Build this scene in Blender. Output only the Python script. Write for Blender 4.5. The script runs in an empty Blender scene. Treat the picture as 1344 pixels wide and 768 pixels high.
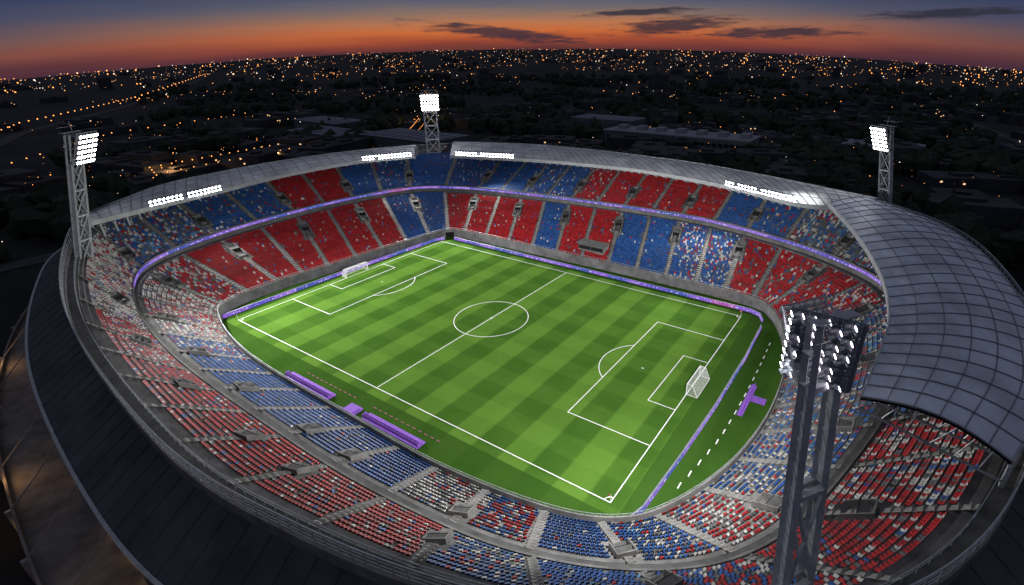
import bpy, bmesh, math, random
import numpy as np
from mathutils import Vector, Matrix
from mathutils import noise as mn
random.seed(4); rng=np.random.default_rng(7)
S=bpy.context.scene
S.view_settings.view_transform='Standard'; S.view_settings.look='None'; S.view_settings.exposure=0
COL=bpy.context.collection

# ---------------------------------------------------------------- helpers
def mat(name,col=(.5,.5,.5),rough=.7,metal=0.,emit=None,es=0.,noise=None,attr=None,spec=.3):
    m=bpy.data.materials.new(name); m.use_nodes=True; nt=m.node_tree
    b=nt.nodes['Principled BSDF']; b.inputs['Base Color'].default_value=(*col,1)
    b.inputs['Roughness'].default_value=rough; b.inputs['Metallic'].default_value=metal
    b.inputs['Specular IOR Level'].default_value=spec
    if emit:
        b.inputs['Emission Color'].default_value=(*emit,1); b.inputs['Emission Strength'].default_value=es
        try: m.cycles.emission_sampling='NONE'
        except Exception: pass
    if noise:
        sc,amt=noise
        tc=nt.nodes.new('ShaderNodeTexCoord'); n=nt.nodes.new('ShaderNodeTexNoise'); n.inputs['Scale'].default_value=sc; n.inputs['Detail'].default_value=4
        n.inputs['Roughness'].default_value=.65
        r=nt.nodes.new('ShaderNodeMapRange'); r.inputs[1].default_value=.3; r.inputs[2].default_value=.7; r.inputs[3].default_value=1-amt; r.inputs[4].default_value=1+amt
        mx=nt.nodes.new('ShaderNodeVectorMath'); mx.operation='SCALE'; mx.inputs[0].default_value=col
        nt.links.new(tc.outputs['Object'],n.inputs['Vector']); nt.links.new(n.outputs[0],r.inputs[0]); nt.links.new(r.outputs[0],mx.inputs['Scale']); nt.links.new(mx.outputs[0],b.inputs['Base Color'])
    if attr:
        a=nt.nodes.new('ShaderNodeAttribute'); a.attribute_name=attr; nt.links.new(a.outputs['Color'],b.inputs['Base Color'])
    return m

class MB:
    """mesh builder"""
    def __init__(s): s.v=[];s.f=[];s.m=[]
    def quad(s,a,b,c,d,mi=0):
        n=len(s.v); s.v+= [tuple(a),tuple(b),tuple(c),tuple(d)]; s.f.append((n,n+1,n+2,n+3)); s.m.append(mi)
    def grid(s,rows,mi=0,closed=False):
        n0=len(s.v); w=len(rows[0])
        for r in rows: s.v+=[tuple(p) for p in r]
        for i in range(len(rows)-1):
            for j in range(w-1 if not closed else w):
                k=(j+1)%w
                s.f.append((n0+i*w+j,n0+i*w+k,n0+(i+1)*w+k,n0+(i+1)*w+j)); s.m.append(mi)
    def box(s,c,sx,sy,sz,mi=0,X=(1,0,0),Y=(0,1,0),Z=(0,0,1)):
        c=np.array(c,float);X=np.array(X,float)*sx/2;Y=np.array(Y,float)*sy/2;Z=np.array(Z,float)*sz/2
        n=len(s.v)
        for a,b,d in ((-1,-1,-1),(1,-1,-1),(1,1,-1),(-1,1,-1),(-1,-1,1),(1,-1,1),(1,1,1),(-1,1,1)):
            s.v.append(tuple(c+a*X+b*Y+d*Z))
        for q in ((3,2,1,0),(4,5,6,7),(0,1,5,4),(1,2,6,5),(2,3,7,6),(3,0,4,7)):
            s.f.append(tuple(n+i for i in q)); s.m.append(mi)
    def beam(s,p,q,w,mi=0,h=None):
        p=np.array(p,float);q=np.array(q,float);d=q-p;L=np.linalg.norm(d)
        if L<1e-6:return
        d/=L;a=np.array([0,0,1.]) if abs(d[2])<.95 else np.array([1.,0,0])
        x=np.cross(d,a);x/=np.linalg.norm(x);y=np.cross(x,d)
        s.box((p+q)/2,L,w,h or w,mi,d,x,y)
    def cyl(s,c,axis,r,L,mi=0,capmi=None,seg=8,r2=None):
        c=np.array(c,float);d=np.array(axis,float);d/=np.linalg.norm(d);a=np.array([0,0,1.]) if abs(d[2])<.95 else np.array([1.,0,0])
        x=np.cross(d,a);x/=np.linalg.norm(x);y=np.cross(x,d);n=len(s.v);r2=r2 or r
        for e,rr in ((-.5,r2),(.5,r)):
            for i in range(seg):
                t=2*math.pi*i/seg; s.v.append(tuple(c+d*L*e+rr*(x*math.cos(t)+y*math.sin(t))))
        for i in range(seg):
            j=(i+1)%seg; s.f.append((n+i,n+j,n+seg+j,n+seg+i)); s.m.append(mi)
        s.f.append(tuple(n+seg+i for i in range(seg))); s.m.append(mi if capmi is None else capmi)
        s.f.append(tuple(n+i for i in reversed(range(seg)))); s.m.append(mi)
    def obj(s,name,mats,parent=None,smooth=False):
        me=bpy.data.meshes.new(name); me.from_pydata(s.v,[],s.f)
        for m in mats: me.materials.append(m)
        me.polygons.foreach_set('material_index',s.m)
        if smooth: me.polygons.foreach_set('use_smooth',[True]*len(s.f))
        me.update(); o=bpy.data.objects.new(name,me); COL.objects.link(o)
        if parent: o.parent=parent
        return o
def empty(name,loc=(0,0,0)):
    e=bpy.data.objects.new(name,None); e.empty_display_size=1; COL.objects.link(e); return e

# ---------------------------------------------------------------- materials
M_conc=mat('concrete',(.17,.168,.165),.9,noise=(.35,.4))
M_walk=mat('walkway_concrete',(.10,.10,.10),.9,noise=(.4,.4))
M_conc2=mat('concrete_steps',(.21,.205,.195),.9,noise=(.6,.35))
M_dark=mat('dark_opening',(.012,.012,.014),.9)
M_steel=mat('painted_steel',(.22,.24,.28),.5,.3,noise=(.8,.25))
M_tower=mat('tower_steel',(.42,.44,.47),.5,.1,noise=(.8,.25))
M_steelL=mat('galvanised_steel',(.42,.44,.47),.45,.4,noise=(.8,.2))
M_white=mat('white_paint',(.8,.8,.8),.6)
M_lamp=mat('lamp_glass',(.9,.9,1),.3,emit=(1,.97,1),es=25)
M_lampdim=mat('lamp_glass_dim',(.9,.9,1),.3,emit=(1,.9,1),es=5)
M_skirt=mat('dark_membrane_roof',(.07,.075,.085),.85,noise=(.15,.35))
M_roof=mat('roof_panel',(.55,.57,.59),.6,.05,noise=(.12,.35))
M_roofR=mat('polycarbonate_roof',(.60,.66,.74),.5,.0,noise=(.09,.35),spec=.4)
M_rib=mat('roof_rib',(.20,.22,.25),.6,.2)
M_seat=mat('seat_plastic',attr='Col',rough=.5,spec=.15)
M_purple=mat('purple_fabric_glow',(.20,.08,.42),.7,emit=(.3,.1,.7),es=.08,noise=(2,.3))  # weak glow put into the purple cloth, which is no lamp
M_warm=mat('warm_window',(.5,.3,.1),.6,emit=(1,.5,.15),es=.8)

# ---------------------------------------------------------------- stadium rings
# pitch-side wall xy | tier break xy z | step up | rim xy z
T=[(10,-44, 10,-55,9,.35, 12,-67.5,18),
(-28,-43, -30,-53.5,9,.35, -34,-62.5,18),
(-52,-38, -59,-49,10,.6, -72,-52.5,18.8),
(-60,-32, -75,-40,11,1.3, -92,-42,20.5),
(-61.5,-18, -83,-20,11,1.8, -101,-22,22),
(-60,-4, -86,4,11,1.8, -105,5,22.5),
(-58,15, -85,26,11,1.8, -103,33,22.5),
(-56,32, -79,46,11,1.8, -95,60,22.5),
(-54,39, -69,54,11,1.8, -82,77,22.5),
(-47,41, -56,58.5,11,1.8, -60,84,22.5),
(-20,41.5, -30,63,11,1.8, -32,88,22.5),
(10,42, 2,66,11,1.8, 2,88,22.5),
(35,42, 30,66,11,1.8, 32,84,22.5),
(53,41, 55,59,11,1.8, 59,74,22.5),
(59,37, 71,50,11,1.8, 79,62,22.5),
(64,27, 80,40,11,1.8, 91,48,22),
(67,14, 84,24,11,1.8, 97,26,21),
(68,-3, 84,0,10.5,1.4, 98,2,20.5),
(66,-19, 79,-22,9.5,.8, 94,-21,20),
(61,-32, 73,-37,9,.5, 87,-40,19.5),
(55,-38.5, 64,-46,9,.35, 76,-52,18.5),
(45,-42, 50,-52,9,.35, 58,-61,18),
(28,-44, 32,-54.5,9,.35, 37,-66,18)]
T=np.array(T,float); NT=len(T)
def cr(P,u):
    n=len(P); i=np.floor(u).astype(int); t=(u-i)[:,None]
    p0,p1,p2,p3=P[(i-1)%n],P[i%n],P[(i+1)%n],P[(i+2)%n]
    return .5*((2*p1)+(-p0+p2)*t+(2*p0-5*p1+4*p2-p3)*t*t+(-p0+3*p1-3*p2+p3)*t**3)
NF=4600
UF=np.arange(NF)*NT/NF
R=cr(T,UF)
mid=(R[:,0:2]+R[:,2:4])/2
seg=np.linalg.norm(np.roll(mid,-1,0)-mid,axis=1); arc=np.concatenate([[0],np.cumsum(seg)])
LEN=arc[-1]
Rc=np.vstack([R,R[:1]]); Uc=np.append(UF,NT)
def at(q):
    q=np.atleast_1d(q)%LEN
    return np.stack([np.interp(q,arc,Rc[:,k]) for k in range(Rc.shape[1])],1)
def q_of_station(k): return float(np.interp(k,Uc,arc))
def stn(q): return float(np.interp(q%LEN,arc,Uc))
Z0=2.0
def low(q,s):
    r=at(q); s=np.atleast_1d(s)
    xy=r[:,0:2]+(r[:,2:4]-r[:,0:2])*s[:,None]; z=Z0+(r[:,4]-Z0)*s
    return np.column_stack([xy,z])
def up(q,s):
    r=at(q); s=np.atleast_1d(s)
    d=r[:,6:8]-r[:,2:4]; dl=np.linalg.norm(d,axis=1,keepdims=True)
    b=r[:,2:4]+d/dl*1.4
    xy=b+(r[:,6:8]-b)*s[:,None]; z=r[:,4]+r[:,5]+(r[:,8]-r[:,4]-r[:,5])*s
    return np.column_stack([xy,z])
stadium=empty('football_stadium')
NS=int(LEN/9.6); qb=np.arange(NS+1)*LEN/NS

PR=dict(R=(.95,.01,.012,.02,.008),B=(.01,.95,.012,.02,.008),RW=(.50,.06,.28,.16,.0),BW=(.08,.58,.20,.10,.04),W=(.14,.06,.60,.20,.0),
 G=(.10,.24,.18,.38,.10),M=(.34,.28,.24,.12,.02),Rm=(.80,.04,.07,.09,0),Bm=(.03,.80,.05,.10,.02))
BASEC=np.array([(.34,.013,.018),(.019,.080,.275),(.45,.44,.42),(.10,.105,.115),(.07,.19,.36)])
def pal_low(k):
    tab=[(.35,'B'),(.9,'B'),(1.25,'BW'),(1.6,'W'),(2.0,'RW'),(2.6,'W'),(3.0,'RW'),(3.3,'RW'),(3.7,'Rm'),(6.5,'R'),(8.4,'B'),
     (9.9,'R'),(10.35,'B'),(11.0,'R'),(11.9,'B'),(12.4,'BW'),(14.4,'Rm'),(15.2,'RW'),(17.3,'G'),(18.3,'BW'),(19.6,'RW'),(20.3,'BW'),(20.9,'B'),(21.4,'M'),(22.05,'W'),(23.1,'B')]
    for a,p in tab:
        if k<a: return p
    return 'W'
def pal_up(k):
    tab=[(.8,'Rm'),(1.4,'RW'),(2.6,'W'),(3.9,'G'),(4.3,'Bm'),(4.7,'G'),(5.0,'Bm'),(5.5,'R'),(5.9,'R'),(6.6,'B'),(7.2,'Bm'),(8.0,'B'),(9.0,'Bm'),(9.6,'B'),
     (10.3,'Bm'),(10.7,'Rm'),(12.1,'R'),(12.6,'B'),(13.3,'Bm'),(17.2,'G'),(18.4,'RW'),(19.6,'Rm'),(20.4,'M'),(21.2,'Bm'),(21.7,'BW'),(23.1,'Rm')]
    for a,p in tab:
        if k<a: return p
    return 'M'
seatP=[];seatN=[];seatC=[]
steps=MB(); vom=MB(); aisle=MB()
ROW=.82
for j in range(NS):
    q0,q1=qb[j],qb[j+1]; k=stn((q0+q1)/2)
    for tier,fn in ((0,low),(1,up)):
        a=fn([(q0+q1)/2],[0.])[0]; b=fn([(q0+q1)/2],[1.])[0]
        depth=np.linalg.norm((b-a)[:2]); n=max(3,int(depth/ROW))
        pname=pal_low(k) if tier==0 else pal_up(k)
        w=np.array(PR[pname]); w=w/w.sum()
        qs=np.linspace(q0,q1,5)
        rows=[]
        for r in range(n):
            P0=fn(qs,np.full(5,r/n)); P1=fn(qs,np.full(5,(r+1)/n)); P1=P1.copy(); P1[:,2]=P0[:,2]
            rows.append(P0);rows.append(P1)
        rows.append(fn(qs,np.full(5,1.)))
        steps.grid(rows)
        vr=(.56,.86) if tier==0 else (.18,.46)
        for r in range(n-1 if tier==0 else n-2):
            e=fn(np.array([q0,q1]),np.array([r/n,r/n])); L=np.linalg.norm(e[1]-e[0])
            m=int((L-1.3)/.54)
            if m<1: continue
            fr=.5+(np.arange(m)-(m-1)/2)*.54/L
            q=q0+(q1-q0)*fr; s=np.full(m,(r+.62)/n)
            P=fn(q,s); P[:,2]=fn(q,np.full(m,r/n))[:,2]
            P2=fn(q,np.full(m,1.)); N=(fn(q,np.full(m,0.))-P2)[:,:2]; N/=np.linalg.norm(N,axis=1,keepdims=True)
            keep=rng.random(m)>.012
            sc=(r+.5)/n
            if vr[0]-.03<sc<vr[1]+.04:
                if j%2==0: keep&=(fr*L>1.9)
                if (j+1)%2==0: keep&=((1-fr)*L>1.9)
            ci=rng.choice(5,size=m,p=w); c=BASEC[ci]*rng.uniform(.65,1.2,(m,1))*rng.uniform(.85,1.1)
            seatP.append(P[keep]);seatN.append(N[keep]);seatC.append(c[keep])
    for tier,fn in ((0,low),(1,up)):
        rr=[]
        for s in np.linspace(0,1,9):
            e=fn([q0],[s])[0]; t=fn([q0+.6],[s])[0]-fn([q0-.6],[s])[0]; t[2]=0; t/=np.linalg.norm(t)
            rr.append([e-t*.52+np.array([0,0,.06]),e+t*.52+np.array([0,0,.06])])
        aisle.grid(rr)
        a=fn([q0],[0.])[0];b=fn([q0],[1.])[0];n=int(np.linalg.norm((b-a)[:2])/.82)
        for i in range(n):
            e=a+(b-a)*(i+.5)/n; d=(b-a)[:2]/np.linalg.norm((b-a)[:2]); Y=(d[0],d[1],0);X=(-d[1],d[0],0)
            aisle.box(e+np.array([0,0,.1]),1.0,.3,.2,1,X,Y)
        if j%2==0:
            s0,s1=((.60,.84) if tier==0 else (.20,.42))
            p0=fn([q0],[s0])[0];p1=fn([q0],[s1])[0]
            d=(p1-p0);d[2]=0;L=np.linalg.norm(d);d/=L;X=np.array([-d[1],d[0],0])
            n_=np.array([0,0,1.])
            for sg in (-1,1):
                o1=X*sg*1.08;o2=X*sg*1.24
                q=[p0+o1,p1+o1,p1+o1+n_*.85,p0+o1+n_*.95,p0+o2,p1+o2,p1+o2+n_*.85,p0+o2+n_*.95]
                nn0=len(vom.v);vom.v+=[tuple(x) for x in q]
                for ff in ((0,1,2,3),(7,6,5,4),(3,2,6,7),(0,3,7,4),(1,5,6,2)): vom.f.append(tuple(nn0+t for t in ff));vom.m.append(0)
            vom.box(p1+n_*.42+d*.08,.16,2.5,.86,0,d,X)
            zm=(p0[2]+p1[2])/2; c=(p0+p1)/2
            vom.box([*(c+d*L*.25)[:2],p1[2]-.02],L*.48,2.14,.12,2,d,X)
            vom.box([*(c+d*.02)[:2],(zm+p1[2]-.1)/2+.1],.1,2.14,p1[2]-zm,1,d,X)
            vom.box([*(p0+d*L*.25)[:2],p0[2]+.45],L*.5,2.14,.1,2,d,X)
steps.obj('terrace_steps',[M_conc],stadium)
aisle.obj('aisle_stairs',[M_conc2,M_conc],stadium)
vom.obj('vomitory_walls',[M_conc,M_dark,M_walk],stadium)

P=np.vstack(seatP);N=np.vstack(seatN);C=np.vstack(seatC);n=len(P)
Tn=np.column_stack([-N[:,1],N[:,0]])
def pt(a,b,h):
    o=np.empty((n,3)); o[:,:2]=P[:,:2]+Tn*a+N*b; o[:,2]=P[:,2]+h; return o
hw=.225
V=np.stack([pt(-hw,.24,.16),pt(hw,.24,.16),pt(hw,.26,.42),pt(-hw,.26,.42),pt(-hw,-.12,.40),pt(hw,-.12,.40),pt(hw,-.22,.86),pt(-hw,-.22,.86)],1).reshape(-1,3)
base=(np.arange(n)*8)[:,None]
F=np.stack([base+np.array([0,1,2,3]),base+np.array([3,2,5,4]),base+np.array([4,5,6,7])],1).reshape(-1,4)
me=bpy.data.meshes.new('stadium_seats'); me.vertices.add(len(V)); me.vertices.foreach_set('co',V.ravel())
me.loops.add(len(F)*4); me.loops.foreach_set('vertex_index',F.ravel().astype(np.int32))
me.polygons.add(len(F)); me.polygons.foreach_set('loop_start',np.arange(len(F))*4); me.polygons.foreach_set('loop_total',np.full(len(F),4))
at_=me.attributes.new('Col','FLOAT_COLOR','POINT'); cc=np.ones((len(V),4)); cc[:,:3]=np.repeat(C,8,0); at_.data.foreach_set('color',cc.ravel())
me.materials.append(M_seat); me.update(calc_edges=True)
o=bpy.data.objects.new('seats',me); COL.objects.link(o); o.parent=stadium

NQ=360; Q=np.arange(NQ)*LEN/NQ; r=at(Q)
outD=r[:,6:8]-r[:,2:4]; outD/=np.linalg.norm(outD,axis=1,keepdims=True)
dd=np.roll(r[:,6:8],-1,0)-np.roll(r[:,6:8],1,0); nrm=np.column_stack([dd[:,1],-dd[:,0]]); nrm/=np.linalg.norm(nrm,axis=1,keepdims=True)
nrm*=np.sign((nrm*outD).sum(1))[:,None]
inA=r[:,0:2]-r[:,2:4]; inA/=np.linalg.norm(inA,axis=1,keepdims=True)
def ring(xy,z): return np.column_stack([xy,np.broadcast_to(z,len(xy))])
w=MB()
w.grid([ring(r[:,0:2]+inA*.35,-.05),ring(r[:,0:2]+inA*.35,2.9),ring(r[:,0:2]+inA*.1,2.9),ring(r[:,0:2]+inA*.1,1.9)],0,True)
zB=r[:,4];zU=r[:,4]+r[:,5]
bU=r[:,2:4]+outD*1.4
w.grid([ring(r[:,2:4],zB-.02),ring(r[:,2:4]+outD*1.39,zB-.02),],1,True)
w.grid([ring(bU,zB-.1),ring(bU,zU)],0,True)
fas=r[:,2:4]+outD*.95
hf=np.clip((r[:,5]-.35)/1.2,0,1)*.6+.15
w.grid([ring(fas,zU-hf),ring(fas,zU+hf),ring(fas+outD*.3,zU+hf),ring(fas+outD*.3,zU-hf),ring(fas,zU-hf)],0,True)
D=r[:,6:8];zD=r[:,8]
w.grid([ring(D-outD*.05,zD-.05),ring(D+nrm*1.6,zD-.05)],1,True)
w.grid([ring(D+nrm*1.6,zD-1.2),ring(D+nrm*1.6,zD+.9),ring(D+nrm*1.9,zD+.9),ring(D+nrm*1.9,zD-1.2)],0,True)
w.obj('perimeter_walls',[M_conc,M_walk],stadium)
sk=MB()
E=D+nrm*8.4; zE=zD-4.8
m1=D+nrm*5.1
sk.grid([ring(D+nrm*1.9,zD-.6),ring(m1,(zD-2.6)),ring(E,zE)],0,True)
sk.grid([ring(E,zE),ring(E+nrm*.1,zE-.9),ring(E-nrm*.6,zE-.9)],0,True)
sk.obj('outer_ring_roof',[M_skirt],stadium)
skr=MB()
skr.grid([ring(E+nrm*.02,zE+.08),ring(E+nrm*.4,zE+.08),ring(E+nrm*.4,zE-.35),ring(E+nrm*.02,zE-.35)],0,True)
for i in range(0,NQ,2):
    a=np.array([*(D[i]+nrm[i]*2),zD[i]-.58]);b=np.array([*m1[i],zD[i]-2.58]);c=np.array([*E[i],zE[i]+.02])
    skr.beam(a,b,.07,1);skr.beam(b,c,.07,1)
skr.obj('ring_roof_edge_trim',[M_steelL,M_skirt],stadium)
fc=MB()
f0=E-nrm*1.1
fc.grid([ring(f0,-.5),ring(f0,zE-.5)],0,True)
for i in range(0,NQ,4):
    e=E[i]-nrm[i]*.4; X=(*nrm[i],0);Y=(-nrm[i][1],nrm[i][0],0)
    fc.box([*e,(zE[i]-.9)/2],.7,.6,zE[i]-.9,1,X,Y)
    j=(i+2)%NQ; e=f0[j]+nrm[j]*.06;X=(*nrm[j],0);Y=(-nrm[j][1],nrm[j][0],0)
    for h in (1.6,5.2,8.8):
        fc.box([*e,h],.12,3.2 if h<2 else 4,2.0 if h<2 else 1.1,2 if random.random()<(.6 if h<2 else .3) else 3,X,Y)
pE=E+nrm*7
fc.grid([ring(f0,3.9),ring(pE,3.9)],0,True);fc.grid([ring(pE,-.5),ring(pE,4.9),ring(pE-nrm*.3,4.9),ring(pE-nrm*.3,3.9)],0,True)
for i in range(0,NQ,8):
    e=pE[i]+nrm[i]*.08;X=(*nrm[i],0);Y=(-nrm[i][1],nrm[i][0],0)
    fc.box([*e,1.9],.12,3.4,2.2,3 if random.random()<.5 else 2,X,Y)
    fc.box([*(pE[i]+nrm[i]*.3),2.2],.6,.5,5.2,1,X,Y); fc.beam([*(pE[i]-nrm[i]*.2),4.9],[*(E[i]-nrm[i]*.3),zE[i]-1.2],.16,1)
fc.obj('outer_facade',[M_conc,M_steel,M_warm,M_dark],stadium)
rl=MB()
for i in range(NQ):
    j=(i+1)%NQ
    a=np.array([*(D[i]+nrm[i]*1.75),zD[i]+.9]);b=np.array([*(D[j]+nrm[j]*1.75),zD[j]+.9])
    up_=np.array([0,0,1.])
    rl.beam(a,a+up_*1.9,.09)
    for h in (.5,1.0,1.5,1.9): rl.beam(a+up_*h,b+up_*h,.06 if h<1.9 else .13)
    a=np.array([*(D[i]+nrm[i]*.2),zD[i]]);b=np.array([*(D[j]+nrm[j]*.2),zD[j]])
    rl.beam(a,a+up_*1.1,.06); rl.beam(a+up_*1.1,b+up_*1.1,.08); rl.beam(a+up_*.6,b+up_*.6,.05)
    a=np.array([*(r[i,0:2]+inA[i]*.2),2.9]);b=np.array([*(r[j,0:2]+inA[j]*.2),2.9])
    rl.beam(a+up_*.5,b+up_*.5,.06); rl.beam(a,a+up_*.5,.05)
rl.obj('railings',[M_steelL],stadium)

def led(name,strength):
    m=bpy.data.materials.new(name);m.use_nodes=True;nt=m.node_tree;b=nt.nodes['Principled BSDF'];b.inputs['Base Color'].default_value=(.02,.02,.03,1)
    L=nt.links.new
    tc=nt.nodes.new('ShaderNodeUVMap')
    sep=nt.nodes.new('ShaderNodeSeparateXYZ');L(tc.outputs[0],sep.inputs[0])
    fl=nt.nodes.new('ShaderNodeMath');fl.operation='MULTIPLY';fl.inputs[1].default_value=.16;L(sep.outputs[0],fl.inputs[0])
    f2=nt.nodes.new('ShaderNodeMath');f2.operation='FLOOR';L(fl.outputs[0],f2.inputs[0])
    wn=nt.nodes.new('ShaderNodeTexWhiteNoise');wn.noise_dimensions='1D';L(f2.outputs[0],wn.inputs['W'])
    rp=nt.nodes.new('ShaderNodeValToRGB');rp.color_ramp.interpolation='CONSTANT'
    el=rp.color_ramp.elements;el[0].position=0;el[0].color=(.10,.07,.5,1);el[1].position=.35;el[1].color=(.22,.10,.6,1)
    e=el.new(.6);e.color=(.05,.08,.42,1);e=el.new(.8);e.color=(.28,.15,.65,1);e=el.new(.93);e.color=(.4,.08,.4,1)
    L(wn.outputs[0],rp.inputs[0])
    cm=nt.nodes.new('ShaderNodeCombineXYZ');mx=nt.nodes.new('ShaderNodeMath');mx.operation='MULTIPLY';mx.inputs[1].default_value=2.2;L(sep.outputs[0],mx.inputs[0]);L(mx.outputs[0],cm.inputs[0])
    my=nt.nodes.new('ShaderNodeMath');my.operation='MULTIPLY';my.inputs[1].default_value=1.6;L(sep.outputs[1],my.inputs[0]);L(my.outputs[0],cm.inputs[1])
    vo=nt.nodes.new('ShaderNodeTexNoise');vo.inputs['Scale'].default_value=1.;vo.inputs['Detail'].default_value=1;L(cm.outputs[0],vo.inputs['Vector'])
    gt=nt.nodes.new('ShaderNodeMath');gt.operation='GREATER_THAN';gt.inputs[1].default_value=.60;L(vo.outputs[0],gt.inputs[0])
    y1=nt.nodes.new('ShaderNodeMath');y1.operation='COMPARE';y1.inputs[1].default_value=.5;y1.inputs[2].default_value=.27;L(sep.outputs[1],y1.inputs[0])
    mm=nt.nodes.new('ShaderNodeMath');mm.operation='MULTIPLY';L(gt.outputs[0],mm.inputs[0]);L(y1.outputs[0],mm.inputs[1])
    mix=nt.nodes.new('ShaderNodeMixRGB');L(mm.outputs[0],mix.inputs[0]);L(rp.outputs[0],mix.inputs[1]);mix.inputs[2].default_value=(.85,.8,1,1)
    L(mix.outputs[0],b.inputs['Emission Color']);b.inputs['Emission Strength'].default_value=strength
    m.cycles.emission_sampling='NONE'
    return m
def strip(name,pts,h,m,parent,thick=.12):
    mb=MB();uv=[]
    L=0
    for a,b in zip(pts[:-1],pts[1:]):
        a=np.array(a,float);b=np.array(b,float);l=np.linalg.norm(b-a);t=(b-a)/l;nn=np.array([-t[1],t[0],0])*thick/2
        for sg in (-1,1):
            mb.quad(a+nn*sg,b+nn*sg,b+nn*sg+[0,0,h],a+nn*sg+[0,0,h],0); uv+=[(L,0),(L+l,0),(L+l,1),(L,1)]
        mb.quad(a-nn+[0,0,h],b-nn+[0,0,h],b+nn+[0,0,h],a+nn+[0,0,h],1); uv+=[(L,0),(L+l,0),(L+l,.1),(L,.1)]
        L+=l
    o=mb.obj(name,[m,M_steel],parent)
    ul=o.data.uv_layers.new(name='UVMap'); ul.data.foreach_set('uv',np.array(uv,float).ravel())
    return o
M_led=led('led_screen',.95);M_led2=led('led_ribbon_screen',.9)
qa=q_of_station(2.3);qc=q_of_station(17.)
qq=np.linspace(qa,qc,170); rr=at(qq); oo=rr[:,6:8]-rr[:,2:4];oo/=np.linalg.norm(oo,axis=1,keepdims=True)
pp=np.column_stack([rr[:,2:4]+oo*.85,rr[:,4]+rr[:,5]-.4])
strip('led_ribbon_board',pp,.8,M_led2,stadium)

# ---------------------------------------------------------------- roofs
def crs(P,n):
    P=np.array(P,float); P=np.vstack([2*P[0]-P[1],P,2*P[-1]-P[-2]]); u=np.linspace(0,len(P)-3-1e-6,n); i=np.floor(u).astype(int); t=(u-i)[:,None]
    p0,p1,p2,p3=P[i],P[i+1],P[i+2],P[i+3]
    return .5*((2*p1)+(-p0+p2)*t+(2*p0-5*p1+4*p2-p3)*t*t+(-p0+3*p1-3*p2+p3)*t**3)
def roof(name,front,back,hump,mm,n,ribs,purl,ribw=.18):
    Fp=crs(front,n);Bp=crs(back,n);mb=MB();K=9
    rows=[]
    for s in np.linspace(0,1,K):
        p=Fp+(Bp-Fp)*s; p[:,2]+=hump*math.sin(math.pi*s); rows.append(p)
    mb.grid(rows,0)
    mb.grid([p-np.array([0,0,.35]) for p in rows],2)
    mb.grid([Fp+[0,0,.25],Fp-[0,0,.9]],3); mb.grid([Bp+[0,0,.2],Bp-[0,0,1.0]],3)
    step=max(1,(n-1)//ribs)
    for i in range(0,n,step):
        for k in range(K-1): mb.beam(rows[k][i]+[0,0,.06],rows[k+1][i]+[0,0,.06],ribw,1)
        a=Fp[i]-[0,0,1.3];b=Bp[i]-[0,0,2.6]
        mb.beam(a,b,.22,3)
        for k in range(0,6):
            s=k/6; mb.beam(a+(b-a)*s,rows[min(K-1,int(s*(K-1))+1)][i]-[0,0,.3],.1,3)
        mb.beam(Bp[i]-[0,0,.5],Bp[i]-[0,0,Bp[i][2]-14],.4,3)
    for s in np.linspace(0,1,purl):
        p=Fp+(Bp-Fp)*s;p[:,2]+=hump*math.sin(math.pi*s)+.04
        e=s in (0.,1.)
        for i in range(n-1): mb.beam(p[i],p[i+1],ribw*(1.6 if e else .7),3 if e else 1)
    return mb.obj(name,[mm,M_rib,M_dark,M_steelL],stadium)
fL=[(-82,-46,23.5),(-83,-33,24),(-87,-15,24),(-92,8,24),(-91,33,24),(-82,52,24)]
bL=[(-84,-47,24.5),(-97,-27,26),(-103,-8,26),(-105,12,26),(-102,36,26),(-92,62,26)]
fF=[(-71,60,24),(-38,70,24),(-15,73.5,24),(7,74,24),(37,67,24),(58,58,24),(73,64,24)]
bF=[(-85,76,26),(-54,88,26),(-33,90,26),(-12,89.5,26),(19,86,26),(45,78,26),(75,66,26)]
fR=[(65,53,26.3),(70,38,27),(75,22,27.3),(79,5,27.5),(80.5,-9,27.5),(80,-20,27.5),(79,-30,27.2)]
bR=[(77,71,24),(88,61,23.3),(95,45,23),(98.5,25,23),(99.5,7,23),(98,-11,23),(93,-27,23)]
roof('roof_canopy_goal_end',fL,bL,.7,M_roof,61,30,5,.12)
roof('roof_canopy_main',fF,bF,.7,M_roof,97,48,5,.12)
roof('roof_canopy_east',fR,bR,1.6,M_roofR,73,24,7,.14)
def lamp_row(a,b,n,name):
    mb=MB();a=np.array(a,float);b=np.array(b,float);t=(b-a)/np.linalg.norm(b-a);nn=np.array([-t[1],t[0],0]); 
    if np.dot(nn[:2],-(a+b)[:2])<0: nn=-nn
    nn=nn*.8+np.array([0,0,-.6])
    for i in range(n):
        for k in range(2):
            p=a+(b-a)*(i+.5)/n+np.array([0,0,.3+.95*k])+nn*.3
            if random.random()<.97: mb.cyl(p,nn,.36,.4,0,1,8)
    mb.beam(a+[0,0,1.7],b+[0,0,1.7],.15,0);mb.beam(a,b,.15,0)
    mb.obj(name,[M_steel,M_lamp],stadium)
    L=bpy.data.lights.new(name+'_light','SPOT');L.energy=64000;L.spot_size=math.radians(125);L.spot_blend=.9;L.shadow_soft_size=1.5;L.color=(1,.98,.94)
    lo=bpy.data.objects.new(name+'_light',L);COL.objects.link(lo);c=(a+b)/2+nn*2.2;lo.location=c
    tgt=Vector((c[0]*.1,c[1]*.1,0));lo.rotation_euler=(tgt-Vector(c)).to_track_quat('-Z','Y').to_euler();lo.parent=stadium
lamp_row((-83.2,-34,24.3),(-86.8,-15,24.3),18,'roof_floodlights')
lamp_row((-91,35,24.3),(-82.6,51,24.3),16,'roof_floodlights')
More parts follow.
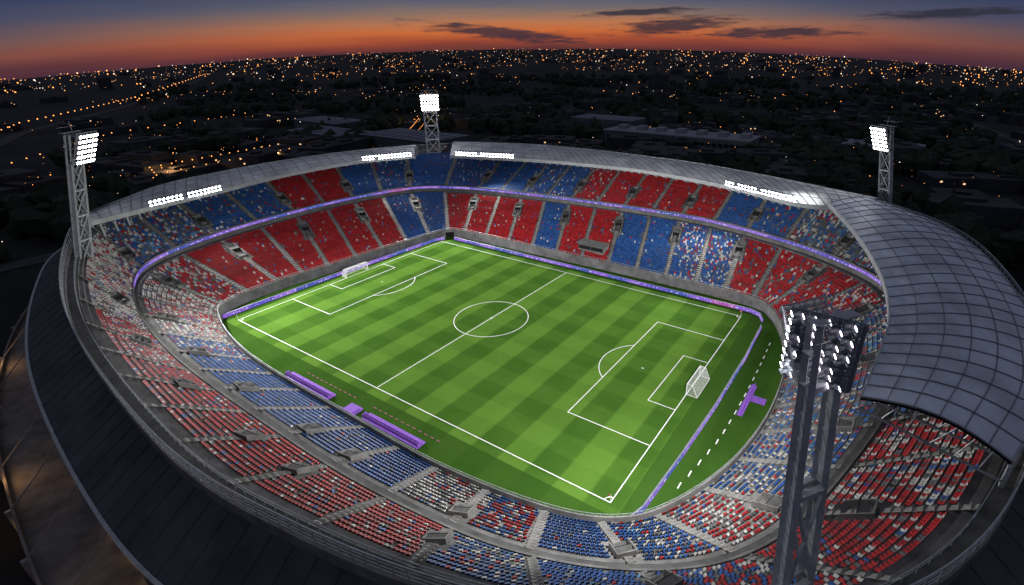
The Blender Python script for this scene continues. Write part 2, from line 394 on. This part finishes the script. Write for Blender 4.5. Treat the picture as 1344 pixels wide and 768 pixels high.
lamp_row((-69,61,24.3),(-46,68.6,24.3),21,'roof_floodlights')
lamp_row((35,67.9,24.3),(57,58.7,24.3),21,'roof_floodlights')

# ---------------------------------------------------------------- floodlight towers
def tower(base,top,wid,hh,aim,legsep,power,legw=.5,cols=6,rowsn=6,near=False,spot=62,blend=.7):
    e=empty('floodlight_tower');mb=MB()
    base=np.array(base,float);top=np.array(top,float);ax=(top-base)/np.linalg.norm(top-base)
    f=np.array(aim,float)-top;f[2]=0;f/=np.linalg.norm(f);X=np.array([-f[1],f[0],0])
    Zt=np.array([0,0,1.]); 
    neck=top-ax*hh
    Ls=[];Lt=[]
    for sg in (-1,1):
        for g in (-.5,.5):
            Ls.append(base+X*sg*legsep*.62+f*g*1.3);Lt.append(neck+X*sg*legsep*.5+f*g*.9)
    for a,b in zip(Ls,Lt): mb.beam(a,b+ax*(hh*.9),legw*.5)
    H=np.linalg.norm(neck-base);n=int(H/2.2)
    P=lambda l,s:Ls[l]+(Lt[l]-Ls[l])*s
    for i in range(n):
        s,s2=i/n,(i+1)/n
        for a,b in ((0,1),(2,3)):
            mb.beam(P(a,s),P(b,s2),legw*.2);mb.beam(P(a,s2),P(b,s2),legw*.25)
    nb=4 if near else 7
    for i in range(nb+1):
        s=i/nb
        for a,b in ((0,2),(1,3)):
            mb.beam(P(a,s),P(b,s),legw*.55)
            if i<nb and (not near or i%2==0): mb.beam(P(a,s),P(b,(i+1)/nb),legw*.3);mb.beam(P(b,s),P(a,(i+1)/nb),legw*.3)
    for a,b in ((0,1),(2,3)):
        c0=(Ls[a]+Ls[b])/2;c1=(Lt[a]+Lt[b])/2; mb.box((c0+c1)/2,.12,.6*legw+.3,np.linalg.norm(c1-c0),0,X,f,(c1-c0)/np.linalg.norm(c1-c0))
    hc=top-Zt*hh/2
    tilt=(f*.88-Zt*.47);upv=(f*.47+Zt*.88)
    c=hc+f*1.1
    for i in range(rowsn+1):
        z=-hh/2+hh*i/rowsn; mb.beam(c+upv*z-X*wid/2,c+upv*z+X*wid/2,.1)
    for i in range(5):
        x=-wid/2+wid*i/4; mb.beam(c+X*x-upv*hh/2,c+X*x+upv*hh/2,.14)
        mb.beam(c+X*x+upv*hh*.4,hc-f*.8+X*x*.6+Zt*hh*.4,.1);mb.beam(c+X*x-upv*hh*.4,hc-f*.8+X*x*.6-Zt*hh*.4,.1)
    for zz in (-.45,0,.45):
        mb.box(hc-f*.5+Zt*hh*zz,wid*.95,1.0,.08,0,X,f)
        mb.beam(hc-f*1.0+Zt*(hh*zz+1)-X*wid*.47,hc-f*1.0+Zt*(hh*zz+1)+X*wid*.47,.06)
    lr=min(wid/cols,hh/rowsn)*.43
    for i in range(cols):
        for k in range(rowsn):
            p=c+X*(-wid/2+wid*(i+.5)/cols)+upv*(-hh/2+hh*(k+.5)/rowsn)+tilt*.25
            mb.cyl(p,tilt,lr,.45,0,1,10,lr*.6)
    if near:
        # side racks of lamps, angled so their lit faces show to the camera
        for ci,(dx,lm) in enumerate(((-2.15,1),(-1.35,2),(-.5,2),(.4,2),(1.2,2),(2.0,2))):
            d=np.array([-.80,-.42,-.30]);
            for k in range(9):
                p=np.array([hc[0]+dx,hc[1]-1.0,hc[2]-hh/2+hh*(k+.5)/9])
                on=random.random()<(.95 if ci in (0,2) else .55)
                mb.cyl(p,d,.24,.45,3,lm if on else 3,10,.17)
                mb.box([hc[0]+dx+.35,hc[1]-.75,p[2]],.3,.5,.42,3)
            mb.beam([hc[0]+dx,hc[1]-.8,hc[2]-hh/2],[hc[0]+dx,hc[1]-.8,hc[2]+hh/2],.1,3)
        for k in range(10):
            z=hc[2]-hh/2+hh*k/9;mb.beam([hc[0]-2.4,hc[1]-.9,z],[hc[0]+2.4,hc[1]-.9,z],.07,3)
    mb.beam(top,top+Zt*1.8,.06)
    mb.obj('mast_and_lamp_head',[M_tower,M_lamp,M_lampdim,M_rib],e)
    L=bpy.data.lights.new('floodlight','SPOT');L.energy=power;L.spot_size=math.radians(spot);L.spot_blend=blend;L.shadow_soft_size=1.2;L.color=(1,.98,.95)
    lo=bpy.data.objects.new('floodlight',L);COL.objects.link(lo);lo.location=c+tilt*1.5
    lo.rotation_euler=(Vector(aim)-lo.location).to_track_quat('-Z','Y').to_euler();lo.parent=e
    return e
tower((-78,-55,0),(-68,-46,45.3),4.6,7,(-5,-4,0),2.6,260000,.7,spot=105,blend=.8)
tower((-92,70,0),(-87.5,67.7,46),7,7.4,(-5,0,0),4.6,270000,.9,6,5)
tower((81,83,0),(72.5,76.5,43),4.8,7,(5,-4,0),3.0,270000,.7,spot=48,blend=1.)
tower((79,-50,0),(75,-45,42.8),4.2,5.6,(10,0,0),2.6,195000,.95,6,7,True,125,.8)

# ---------------------------------------------------------------- pitch
def grass_mat(name,stripes,c1,c2):
    m=bpy.data.materials.new(name);m.use_nodes=True;nt=m.node_tree;b=nt.nodes['Principled BSDF'];L=nt.links.new
    b.inputs['Roughness'].default_value=1.;b.inputs['Specular IOR Level'].default_value=.0
    tc=nt.nodes.new('ShaderNodeTexCoord');sep=nt.nodes.new('ShaderNodeSeparateXYZ');L(tc.outputs['Object'],sep.inputs[0])
    def M(op,a,bv=None,c=None):
        n=nt.nodes.new('ShaderNodeMath');n.operation=op
        for i,x in enumerate((a,bv,c)):
            if x is None: continue
            if isinstance(x,(int,float)): n.inputs[i].default_value=x
            else: L(x,n.inputs[i])
        return n.outputs[0]
    def band(s,per,ph):
        x=M('MULTIPLY_ADD',s,2*math.pi/per,ph); y=M('SINE',x); y=M('MULTIPLY',y,7.); y=M('MINIMUM',M('MAXIMUM',y,-1.),1.); return y
    bx=band(sep.outputs[0],11.0,.3);by=band(sep.outputs[1],9.5,.9)
    v=M('ADD',M('MULTIPLY',bx,.34),M('MULTIPLY',by,.12))
    nz=nt.nodes.new('ShaderNodeTexNoise');nz.inputs['Scale'].default_value=.12;nz.inputs['Detail'].default_value=6;nz.inputs['Roughness'].default_value=.7;L(tc.outputs['Object'],nz.inputs['Vector'])
    nf=nt.nodes.new('ShaderNodeTexNoise');nf.inputs['Scale'].default_value=2.5;nf.inputs['Detail'].default_value=5;nf.inputs['Roughness'].default_value=.8;L(tc.outputs['Object'],nf.inputs['Vector'])
    v=M('MULTIPLY',v,stripes); v=M('ADD',v,.5); v=M('ADD',v,M('MULTIPLY',M('SUBTRACT',nz.outputs[0],.5),1.0)); v=M('ADD',v,M('MULTIPLY',M('SUBTRACT',nf.outputs[0],.5),.8))
    mix=nt.nodes.new('ShaderNodeMixRGB');L(v,mix.inputs[0]);mix.inputs[1].default_value=(*c1,1);mix.inputs[2].default_value=(*c2,1);mix.use_clamp=True
    L(mix.outputs[0],b.inputs['Base Color'])
    return m
M_pitch=grass_mat('mown_turf',1.,(.040,.100,.014),(.092,.190,.028))
M_apron=grass_mat('apron_turf',.35,(.024,.065,.010),(.045,.105,.016))
mb=MB();A=r[:,0:2]+inA*.3
mb.v=[(x,y,0) for x,y in A]; mb.f=[tuple(range(len(A)))]; mb.m=[0]
ap=mb.obj('grass_apron',[M_apron])
mb=MB();mb.quad((-54.5,-36,.008),(54.5,-36,.008),(54.5,36,.008),(-54.5,36,.008));pitch=mb.obj('football_pitch',[M_pitch])
ln=MB();Wl=.17;zl=.02
def line(x0,y0,x1,y1,w=Wl):
    a=np.array([x0,y0,zl]);b=np.array([x1,y1,zl]);d=(b-a)/np.linalg.norm(b-a);nn=np.array([-d[1],d[0],0])*w/2;a=a-d*w/2;b=b+d*w/2
    ln.quad(a-nn,b-nn,b+nn,a+nn)
def arcl(cx,cy,R_,a0,a1,n=64,w=Wl):
    t=np.linspace(a0,a1,n)
    ln.grid([[(cx+(R_-w/2)*math.cos(a),cy+(R_-w/2)*math.sin(a),zl+.004) for a in t],[(cx+(R_+w/2)*math.cos(a),cy+(R_+w/2)*math.sin(a),zl+.004) for a in t]])
for y in (-34,34): line(-52.5,y,52.5,y)
zl=.024
for x in (-52.5,52.5): line(x,-34,x,34)
line(0,-34,0,34);arcl(0,0,9.15,0,2*math.pi);
for sg in (-1,1):
    g=52.5*sg
    for dx,hy in ((16.5,20.16),(5.5,9.16)):
        zl=.028;line(g,-hy,g-sg*dx,-hy);line(g,hy,g-sg*dx,hy);zl=.032;line(g-sg*dx,-hy,g-sg*dx,hy)
    px=g-sg*11; t=math.acos(5.5/9.15); c=math.pi if sg>0 else 0
    arcl(px,0,9.15,c-t,c+t,32);
    zl=.036; line(px-.12,0,px+.12,0,.24)
    for sy in (-1,1):
        a={(1,1):(math.pi,1.5*math.pi),(1,-1):(.5*math.pi,math.pi),(-1,1):(1.5*math.pi,2*math.pi),(-1,-1):(0,.5*math.pi)}[(sg,sy)]
        arcl(g,34*sy,1.0,*a,10)
line(-.15,0,.15,0,.3)
ln.obj('pitch_markings',[M_white],None)
ds=MB()
for i in range(17):
    y=24-i*3.1; x=62.2-.0012*(y-5)**2-(max(0,-y-12))*.09
    ds.quad((x-.1,y-.7,.01),(x+.1,y-.7,.01),(x+.1,y+.7,.01),(x-.1,y+.7,.01))
ds.obj('apron_dashes',[M_white])
def goal(sx):
    e=empty('football_goal');mb=MB();x=sx*52.5;h=2.44;hy=3.66;d=2.2*sx
    for y in (-hy,hy):
        mb.cyl((x,y,h/2),(0,0,1),.09,h,0);mb.beam((x,y,h),(x+d*.5,y,h),.07);mb.beam((x+d*.5,y,h),(x+d,y,.05),.07);mb.beam((x,y,.06),(x+d,y,.06),.07)
    mb.beam((x,-hy-.07,h),(x,hy+.07,h),.17);mb.beam((x+d,-hy,.06),(x+d,hy,.06),.08);mb.beam((x+d*.5,-hy,h),(x+d*.5,hy,h),.06)
    mb.obj('frame',[M_white],e)
    nb=MB();t=.022
    for i in range(25):
        y=-hy+2*hy*i/24; nb.beam((x,y,h),(x+d*.5,y,h),t);nb.beam((x+d*.5,y,h),(x+d,y,.05),t)
    for i in range(11):
        s=i/10; nb.beam((x+d*(.5+.5*s),-hy,h*(1-s)+.05*s),(x+d*(.5+.5*s),hy,h*(1-s)+.05*s),t)
    for s in (.25,.5,.75): nb.beam((x+d*.5*s,-hy,h),(x+d*.5*s,hy,h),t)
    for y in (-hy,hy):
        for i in range(9):
            z=h*i/8;xe=x+d*(1-.5*z/h);nb.beam((x,y,z),(xe,y,z),t)
        for i in range(9):
            xx=d*i/8;zt=h if i<=4 else h*(1-(i-4)/4);nb.beam((x+xx,y,0),(x+xx,y,zt),t)
    nb.obj('net',[M_white],e)
goal(1);goal(-1)
M_flag=mat('flag_cloth',(.7,.1,.1))
for sx in (-1,1):
    for sy in (-1,1):
        e=empty('corner_flag');mb=MB();mb.cyl((sx*52.5,sy*34,.8),(0,0,1),.04,1.6,0);mb.quad((sx*52.5,sy*34,1.55),(sx*52.5-.5,sy*34+.1,1.45),(sx*52.5-.48,sy*34+.1,1.15),(sx*52.5,sy*34,1.15),1)
        mb.obj('pole_and_flag',[M_white,M_flag],e)
strip('advertising_board',[(-56.5,-35.5,.05),(-56,0,.05),(-54.6,33,.05),(-53.2,36,.05)],1.0,M_led,None,.25)
strip('advertising_board',[(-50,37.6,.05),(0,37.7,.05),(54,37.4,.05),(56.5,36.3,.05),(57.8,33.5,.05)],1.0,M_led,None,.25)
strip('advertising_board',[(58.3,30,.05),(58.8,15,.05),(58.6,-5,.05),(58,-20,.05),(57.2,-33,.05),(56.3,-36,.05)],1.1,M_led,None,.3)
def bench(x0,x1,y,name='team_bench'):
    e=empty(name);mb=MB();L=x1-x0
    def B(cx,cy,cz,sx,sy,sz,mi=0): mb.box((cx,cy,cz),sx,sy,sz,mi)
    B((x0+x1)/2,y,.12,L,1.9,.2)
    n=int(L/.62)
    for i in range(n):
        xx=x0+.35+(L-.7)*i/(n-1)
        B(xx,y,.5,.5,.45,.08);B(xx,y-.28,.82,.5,.08,.6)
    B((x0+x1)/2,y-.6,.6,L,.08,.9,1)
    for xx in (x0,x1): B(xx,y-.2,.5,.08,1.0,.8,1)
    mb.obj('platform_seats_screen',[M_purple,M_purple],e)
bench(-19,-4.6,-40.6);bench(5.6,20,-40.6)
def vb(y0,y1,x):
    e=empty('substitutes_bench');mb=MB();L=y1-y0
    mb.box((x,(y0+y1)/2,.12),1.0,L,.2)
    for i in range(int(L/.7)):
        yy=y0+.35+i*.7; mb.box((x-.1,yy,.5),.42,.5,.08);mb.box((x+.18,yy,.78),.08,.5,.5)
    mb.box((x+1.85,(y0+y1)/2+1,.12),2.6,1.8,.22)
    mb.obj('platform_and_seats',[M_purple],e)
vb(-4.5,6,63.0)
mb=MB();mb.box((2,-41,.2),3.2,2.6,.3,0);mb.box((2,-41,.42),2.4,1.8,.16,0);mb.box((2,-42.1,.7),3.0,.15,.8,0);mb.obj('officials_platform',[M_purple])
mb=MB()
for x in np.arange(-16,22,1.5):
    if abs(x-2)<3: continue
    mb.box((x,-38.2,.03),.8,.12,.05)
mb.obj('technical_area_markings',[mat('pink_paint',(.4,.10,.2),.7)])
tn=MB();tn.box((-54.5,40.5,2.2),6,5,.3,0,(.7,.7,0),(-.7,.7,0))
for s in (-1,1): tn.box((-54.5+.7*2.8*s,40.5+.7*2.8*s,1.1),.3,5,2.2,0,(.7,.7,0),(-.7,.7,0))
tn.box((-54.2,40.2,1.05),5.2,3,2.0,1,(.7,.7,0),(-.7,.7,0)); tn.obj('player_tunnel',[M_conc,M_dark],stadium)
cb=MB();cb.box((2,46.6,4.3),9,3.4,3.0,0);cb.box((2,44.86,4.7),8.4,.1,1.2,1);cb.box((2,46.4,5.95),10,4.4,.25,2)
for x in (-2.4,2,6.4): cb.box((x,44.8,4.7),.2,.16,1.3,2)
cb.obj('commentary_box',[M_conc,M_dark,M_walk],stadium)

# ---------------------------------------------------------------- terrain
CAM=np.array([76.46,-80.89,59.13]);YAW=2.13
def zr(phi): return CAM[2]+3500*math.tan(math.radians(.62-min(4.4,7.4*(1-math.cos(phi)))))
def terr(x,y):
    dx,dy=x-CAM[0],y-CAM[1];d=math.hypot(dx,dy);phi=math.atan2(dy,dx)-(YAW+.02)
    t=min(1,max(0,(d-450)/(3500-450)));t=t**1.15
    return zr(phi)*t-.35
g=MB();rad=[0,60,120,180,240,300,360,450,550,700,850,1000,1200,1400,1700,2000,2300,2600,3000,3500];na=144
rows=[]
for R_ in rad:
    row=[]
    for i in range(na):
        a=2*math.pi*i/na;x=CAM[0]+R_*math.cos(a);y=CAM[1]+R_*math.sin(a);z=terr(x,y)+(random.uniform(-1,1)*R_*.0008 if R_>900 else 0);row.append((x,y,z))
    rows.append(row)
rows.append([(x+ (x-CAM[0])*.02,y+(y-CAM[1])*.02,z-150) for x,y,z in rows[-1]])
g.grid(rows,0,True)
M_ground=mat('night_ground',(.015,.016,.017),.95,noise=(.012,.8))
g.obj('ground',[M_ground])
M_asph=mat('asphalt',(.05,.05,.052),.85,noise=(.2,.3))
rd=MB()
def road(pts,w):
    for a,b in zip(pts[:-1],pts[1:]):
        a=np.array(a,float);b=np.array(b,float);n=max(1,int(np.linalg.norm(b-a)/40));t=(b-a)/np.linalg.norm(b-a);nn=np.array([-t[1],t[0]])*w/2
        for i in range(n):
            p=a+(b-a)*i/n;q=a+(b-a)*(i+1)/n
            c=[(*(p-nn),),(*(q-nn),),(*(q+nn),),(*(p+nn),)]
            rd.quad(*[(x,y,terr(x,y)+.25) for x,y in c])
road([(-200,140),(-294,235),(-420,380),(-700,600)],12)
road([(-260,-80),(-420,-20),(-586,47),(-833,217),(-1500,600)],12)
road([(-190,-160),(-150,-90),(-150,0),(-160,90),(-120,150),(-40,170),(80,160),(140,100)],9)
road([(140,100),(180,300),(100,700)],10)
rd.obj('roads',[M_asph])
orange=MB();wlight=MB()
def pt_light(mbd,x,y,h,s):
    z=terr(x,y)+h;n=len(mbd.v)
    mbd.v+=[(x-s,y,z),(x,y-s,z),(x+s,y,z),(x,y+s,z),(x,y,z+s),(x,y,z-s)]
    for q in ((0,1,4),(1,2,4),(2,3,4),(3,0,4),(1,0,5),(2,1,5),(3,2,5),(0,3,5)): mbd.f.append(tuple(n+i for i in q));mbd.m.append(0)
def place(n,dmin,dmax,amin,amax,thr,po=.75,szf=.00062):
    c=0;tries=0
    while c<n and tries<n*14:
        tries+=1
        d=math.exp(random.uniform(math.log(dmin),math.log(dmax)));a=YAW+math.radians(random.uniform(amin,amax))
        x=CAM[0]+d*math.cos(a);y=CAM[1]+d*math.sin(a)
        if mn.noise(Vector((x/170,y/170,0)))<thr: continue
        if math.hypot(x*.9,y)<150: continue
        s=d*szf*random.choice((.4,.5,.6,.8,1.0,1.5))
        pt_light(orange if random.random()<po else wlight,x,y,random.uniform(4,9),s);c+=1
place(1250,1300,3400,-55,62,-.1)
place(500,1500,3400,-55,62,-.3,.4,.0004)
place(200,750,1400,-55,62,.15)
place(420,260,1000,14,65,.0,.8,.0005)
place(300,260,900,-60,-10,.0,.8,.0005)
place(70,300,600,-12,20,.05,.7,.0005)
def lrow(a,b,n,mbd,s,h=8):
    for i in range(n):
        t=i/(n-1);x=a[0]+(b[0]-a[0])*t;y=a[1]+(b[1]-a[1])*t;pt_light(mbd,x,y,h,s)
lrow((-586,47),(-833,217),20,orange,.6);lrow((-420,-20),(-586,47),10,orange,.45);lrow((-833,217),(-1500,600),20,orange,.9)
lrow((-228,168),(-294,240),14,orange,.4);lrow((-222,172),(-286,243),12,orange,.33);lrow((-294,235),(-420,380),10,orange,.38)
lrow((-245,20),(-262,90),14,orange,.34);lrow((-225,20),(-240,90),12,orange,.3);lrow((-245,20),(-205,10),6,orange,.3)
lrow((-300,-30),(-420,60),12,orange,.35);lrow((-420,60),(-470,180),10,orange,.42);lrow((-900,500),(-1300,1100),14,orange,.9)
lrow((-150,-90),(-150,60),9,wlight,.14)
M_o=mat('sodium_lamp',(1,.5,.2),emit=(1,.36,.08),es=3.0);M_w=mat('white_city_lamp',(1,1,1),emit=(1,.80,.62),es=2.2)
orange.obj('city_street_lights',[M_o]);wlight.obj('city_window_lights',[M_w])
bl=MB()
for _ in range(1000):
    d=math.exp(random.uniform(math.log(240),math.log(2600)));a=YAW+math.radians(random.uniform(-62,66));x=CAM[0]+d*math.cos(a);y=CAM[1]+d*math.sin(a)
    if math.hypot(x*.85,y)<175 or mn.noise(Vector((x/170,y/170,0)))<-.05: continue
    sx,sy,h=random.uniform(10,34),random.uniform(9,20),random.uniform(4,10)*(2.2 if (d>900 and random.random()<.12) else 1);th=random.choice((.3,1.87))+random.uniform(-.1,.1)
    X=(math.cos(th),math.sin(th),0);Y=(-math.sin(th),math.cos(th),0);z=terr(x,y)
    bl.box((x,y,z+h/2),sx,sy,h,0,X,Y);bl.box((x,y,z+h+.6),sx*.3,sy*.3,1.2,0,X,Y)
    if random.random()<.35:
        for k in range(random.randint(1,4)):
            o=random.uniform(-.45,.45)*sx;bl.box((x+X[0]*o-Y[0]*(sy/2+.05),y+X[1]*o-Y[1]*(sy/2+.05),z+random.uniform(.3,.85)*h),1.0,.2,.7,1,X,Y)
bl.obj('city_buildings',[mat('distant_render',(.040,.042,.050),.85,noise=(.03,.6)),mat('distant_window_glow',(.5,.3,.1),emit=(1,.6,.3),es=1.4)])
eh=empty('exhibition_hall');hb=MB();hb.box((-56,262,5),104,26,10,0);hb.box((-56,262,10.4),106,28,.8,1);hb.box((-56,248.9,6.5),100,.3,1.6,2);hb.box((-56,248.9,3),100,.3,1.4,2)
for i in range(27): hb.box((-107+i*3.95,248.6,5),.5,.5,9.6,1)
for i in range(7): hb.box((-100+i*15,264,12),6,8,2.2,1)
hb.obj('walls_roof_windows',[mat('hall_cladding',(.16,.17,.2),.7),M_steel,M_dark],eh)
M_wh=mat('warehouse_wall',(.10,.11,.13));M_whr=mat('warehouse_roof',(.18,.2,.25),.6)
for (x,y,sx,sy,h) in ((-215,165,70,36,9),(-290,150,60,30,8),(-350,190,60,30,8),(-150,330,60,30,9),(60,300,60,24,8)):
    eh=empty('warehouse');hb=MB();z=terr(x,y);hb.box((x,y,z+h/2),sx,sy,h,0);hb.box((x,y,z+h+.2),sx+1,sy+1,.4,1)
    for i in range(8): hb.box((x-sx*.44+i*sx*.125,y,z+h+.7),sx*.05,sy*.8,.6,2)
    for i in range(5): hb.box((x-sx*.4+i*sx*.2,y-sy/2-.06,z+2),4,.2,3.4,2)
    hb.obj('walls_and_roof',[M_wh,M_whr,M_steel],eh)
fo=MB()
bm=bmesh.new();bmesh.ops.create_icosphere(bm,subdivisions=1,radius=1);iv=np.array([v.co[:] for v in bm.verts]);ifc=[tuple(v.index for v in f.verts) for f in bm.faces];bm.free()
cnt=0
while cnt<2600:
    if cnt<900: d=random.uniform(170,420);a=YAW+math.radians(random.uniform(-60,75))
    else: d=random.uniform(420,1150);a=YAW+math.radians(random.uniform(-50,40))
    x=CAM[0]+d*math.cos(a);y=CAM[1]+d*math.sin(a)
    if math.hypot(x*.9,y)<145: continue
    if mn.noise(Vector((x/120+5,y/120,3)))<.0 and random.random()<.97: continue
    if -112<x<0 and 240<y<280: continue
    if -300<x<-200 and 0<y<105: continue
    cnt+=1
    s=random.uniform(3,6.5);n=len(fo.v);z=terr(x,y);jit=rng.uniform(.65,1.3,(len(iv),1));vv=iv*jit*np.array([s,s,s*1.05])+np.array([x,y,z+s*.95])
    fo.v+=[tuple(p) for p in vv];fo.f+=[tuple(n+i for i in f) for f in ifc];fo.m+=[0]*len(ifc)
fo.obj('forest',[mat('night_foliage',(.022,.032,.02),.95,noise=(.4,.6))])
cp=MB();cp.quad((-285,5,terr(-285,5)+.2),(-205,0,terr(-205,0)+.2),(-215,95,terr(-215,95)+.2),(-290,100,terr(-290,100)+.2));cp.obj('car_park',[M_asph])
def lampat(x,y,z,e,col=(1,.5,.18)):
    L=bpy.data.lights.new('street_lamp_light','POINT');L.energy=e;L.color=col;L.shadow_soft_size=.5;lo=bpy.data.objects.new('street_lamp_light',L);COL.objects.link(lo);lo.location=(x,y,z);return lo
for p in ((-250,30,7),(-235,80,7),(-285,238,10)): lampat(*p,5000)
lampat(-262,50,5,3500,(.2,.6,1))
for p in ((-62,-72,6.5),(-20,-80.5,6.5),(12,-84,6.5)): lampat(*p,260)
lampat(-40,-96,5,350)

# ---------------------------------------------------------------- world
W=bpy.data.worlds.new('World');S.world=W;W.use_nodes=True;nt=W.node_tree;nt.nodes.clear();L=nt.links.new
try: W.cycles.sampling_method='MANUAL';W.cycles.sample_map_resolution=256
except Exception as ex: print(ex)
def M(op,a,b=None,c=None):
    n=nt.nodes.new('ShaderNodeMath');n.operation=op
    for i,x in enumerate((a,b,c)):
        if x is None: continue
        if isinstance(x,(int,float)): n.inputs[i].default_value=x
        else: L(x,n.inputs[i])
    return n.outputs[0]
tc=nt.nodes.new('ShaderNodeTexCoord');sep=nt.nodes.new('ShaderNodeSeparateXYZ');L(tc.outputs['Generated'],sep.inputs[0])
X,Y,Z=sep.outputs
el=M('MULTIPLY',M('ARCSINE',Z),180/math.pi)
hl=M('SQRT',M('MAXIMUM',M('SUBTRACT',1.,M('MULTIPLY',Z,Z)),1e-4))
cf=M('DIVIDE',M('ADD',M('MULTIPLY',X,math.cos(YAW)),M('MULTIPLY',Y,math.sin(YAW))),hl)
sf=M('DIVIDE',M('ADD',M('MULTIPLY',X,math.sin(YAW)),M('MULTIPLY',Y,-math.cos(YAW))),hl)
az=M('MULTIPLY',M('ARCTAN2',sf,cf),180/math.pi)
off=M('MINIMUM',M('MULTIPLY',M('SUBTRACT',1.,cf),7.2),4.2)
e2=M('ADD',el,off)
cmb=nt.nodes.new('ShaderNodeCombineXYZ');L(M('MULTIPLY',az,.09),cmb.inputs[0]);L(M('MULTIPLY',e2,1.1),cmb.inputs[1])
ns=nt.nodes.new('ShaderNodeTexNoise');ns.inputs['Scale'].default_value=1.;ns.inputs['Detail'].default_value=4;L(cmb.outputs[0],ns.inputs['Vector'])
wob=M('MULTIPLY',M('SUBTRACT',ns.outputs[0],.5),1.0)
e3=M('ADD',e2,wob)
def ramp(stops,src,lo,hi):
    mr=nt.nodes.new('ShaderNodeMapRange');mr.inputs[1].default_value=lo;mr.inputs[2].default_value=hi;L(src,mr.inputs[0])
    rp=nt.nodes.new('ShaderNodeValToRGB');rp.color_ramp.interpolation='LINEAR';els=rp.color_ramp.elements
    while len(els)>1: els.remove(els[0])
    els[0].position=(stops[0][0]-lo)/(hi-lo);els[0].color=(*stops[0][1],1)
    for p,c in stops[1:]:
        e=els.new((p-lo)/(hi-lo));e.color=(*c,1)
    L(mr.outputs[0],rp.inputs[0]);return rp.outputs[0]
AMB=(.10,.108,.145)
warm=ramp([(-2,(.006,.006,.012)),(0,(.045,.02,.035)),(.7,(.11,.033,.036)),(1.5,(.35,.070,.034)),(2.3,(.58,.145,.042)),(3.1,(.48,.18,.08)),(3.9,(.25,.16,.125)),(4.7,(.13,.125,.155)),(5.8,(.06,.078,.14)),(10,(.04,.055,.12)),(20,AMB)],e3,-2,20)
cool=ramp([(-2,(.006,.006,.012)),(0,(.025,.016,.04)),(1.2,(.09,.033,.045)),(2.2,(.18,.065,.06)),(3.2,(.13,.08,.09)),(4.4,(.06,.065,.12)),(5.6,(.035,.05,.11)),(10,(.035,.05,.12)),(20,AMB)],e3,-2,20)
wf=nt.nodes.new('ShaderNodeMapRange');wf.interpolation_type='SMOOTHSTEP';wf.inputs[1].default_value=48;wf.inputs[2].default_value=8;wf.inputs[3].default_value=0;wf.inputs[4].default_value=1
L(M('ABSOLUTE',M('ADD',az,6.)),wf.inputs[0])
mx=nt.nodes.new('ShaderNodeMixRGB');L(wf.outputs[0],mx.inputs[0]);L(cool,mx.inputs[1]);L(warm,mx.inputs[2])
c2=nt.nodes.new('ShaderNodeCombineXYZ');L(M('MULTIPLY',az,.35),c2.inputs[0]);L(M('MULTIPLY',el,3.0),c2.inputs[1])
n2=nt.nodes.new('ShaderNodeTexNoise');n2.inputs['Scale'].default_value=1.;n2.inputs['Detail'].default_value=6;n2.inputs['Roughness'].default_value=.6;L(c2.outputs[0],n2.inputs['Vector'])
tot=None
for a0,e0,w_,h_,tl in ((-7.5,2.0,12.,.85,-.085),(9.5,2.7,8.5,1.05,.06),(19.5,2.0,9.,.72,.0),(6,3.9,8,.45,.03),(33,3.2,9,.5,.0)):
    da=M('SUBTRACT',az,a0);u1=M('DIVIDE',da,w_);v1=M('DIVIDE',M('SUBTRACT',M('SUBTRACT',el,e0),M('MULTIPLY',da,tl)),h_)
    d=M('SUBTRACT',1.,M('SQRT',M('ADD',M('MULTIPLY',u1,u1),M('MULTIPLY',v1,v1))))
    tot=d if tot is None else M('MAXIMUM',tot,d)
cl=M('ADD',tot,M('MULTIPLY',M('SUBTRACT',n2.outputs[0],.5),2.0))
cm=nt.nodes.new('ShaderNodeMapRange');cm.interpolation_type='SMOOTHSTEP';cm.inputs[1].default_value=.1;cm.inputs[2].default_value=.7;cm.inputs[3].default_value=0;cm.inputs[4].default_value=.88;L(cl,cm.inputs[0])
m2=nt.nodes.new('ShaderNodeMixRGB');L(cm.outputs[0],m2.inputs[0]);L(mx.outputs[0],m2.inputs[1]);m2.inputs[2].default_value=(.03,.028,.045,1)
bg=nt.nodes.new('ShaderNodeBackground');L(m2.outputs[0],bg.inputs[0]);bg.inputs[1].default_value=1.
wo=nt.nodes.new('ShaderNodeOutputWorld');L(bg.outputs[0],wo.inputs[0])

# ---------------------------------------------------------------- camera
cd=bpy.data.cameras.new('camera');co=bpy.data.objects.new('camera',cd);COL.objects.link(co)
pit=.445
fw=Vector((math.cos(YAW)*math.cos(pit),math.sin(YAW)*math.cos(pit),-math.sin(pit)))
co.location=CAM;co.rotation_euler=fw.to_track_quat('-Z','Y').to_euler()
cd.sensor_width=36;cd.lens=652.1/1344*36;cd.shift_x=-88.2/1344;cd.clip_start=.5;cd.clip_end=12000
S.camera=co
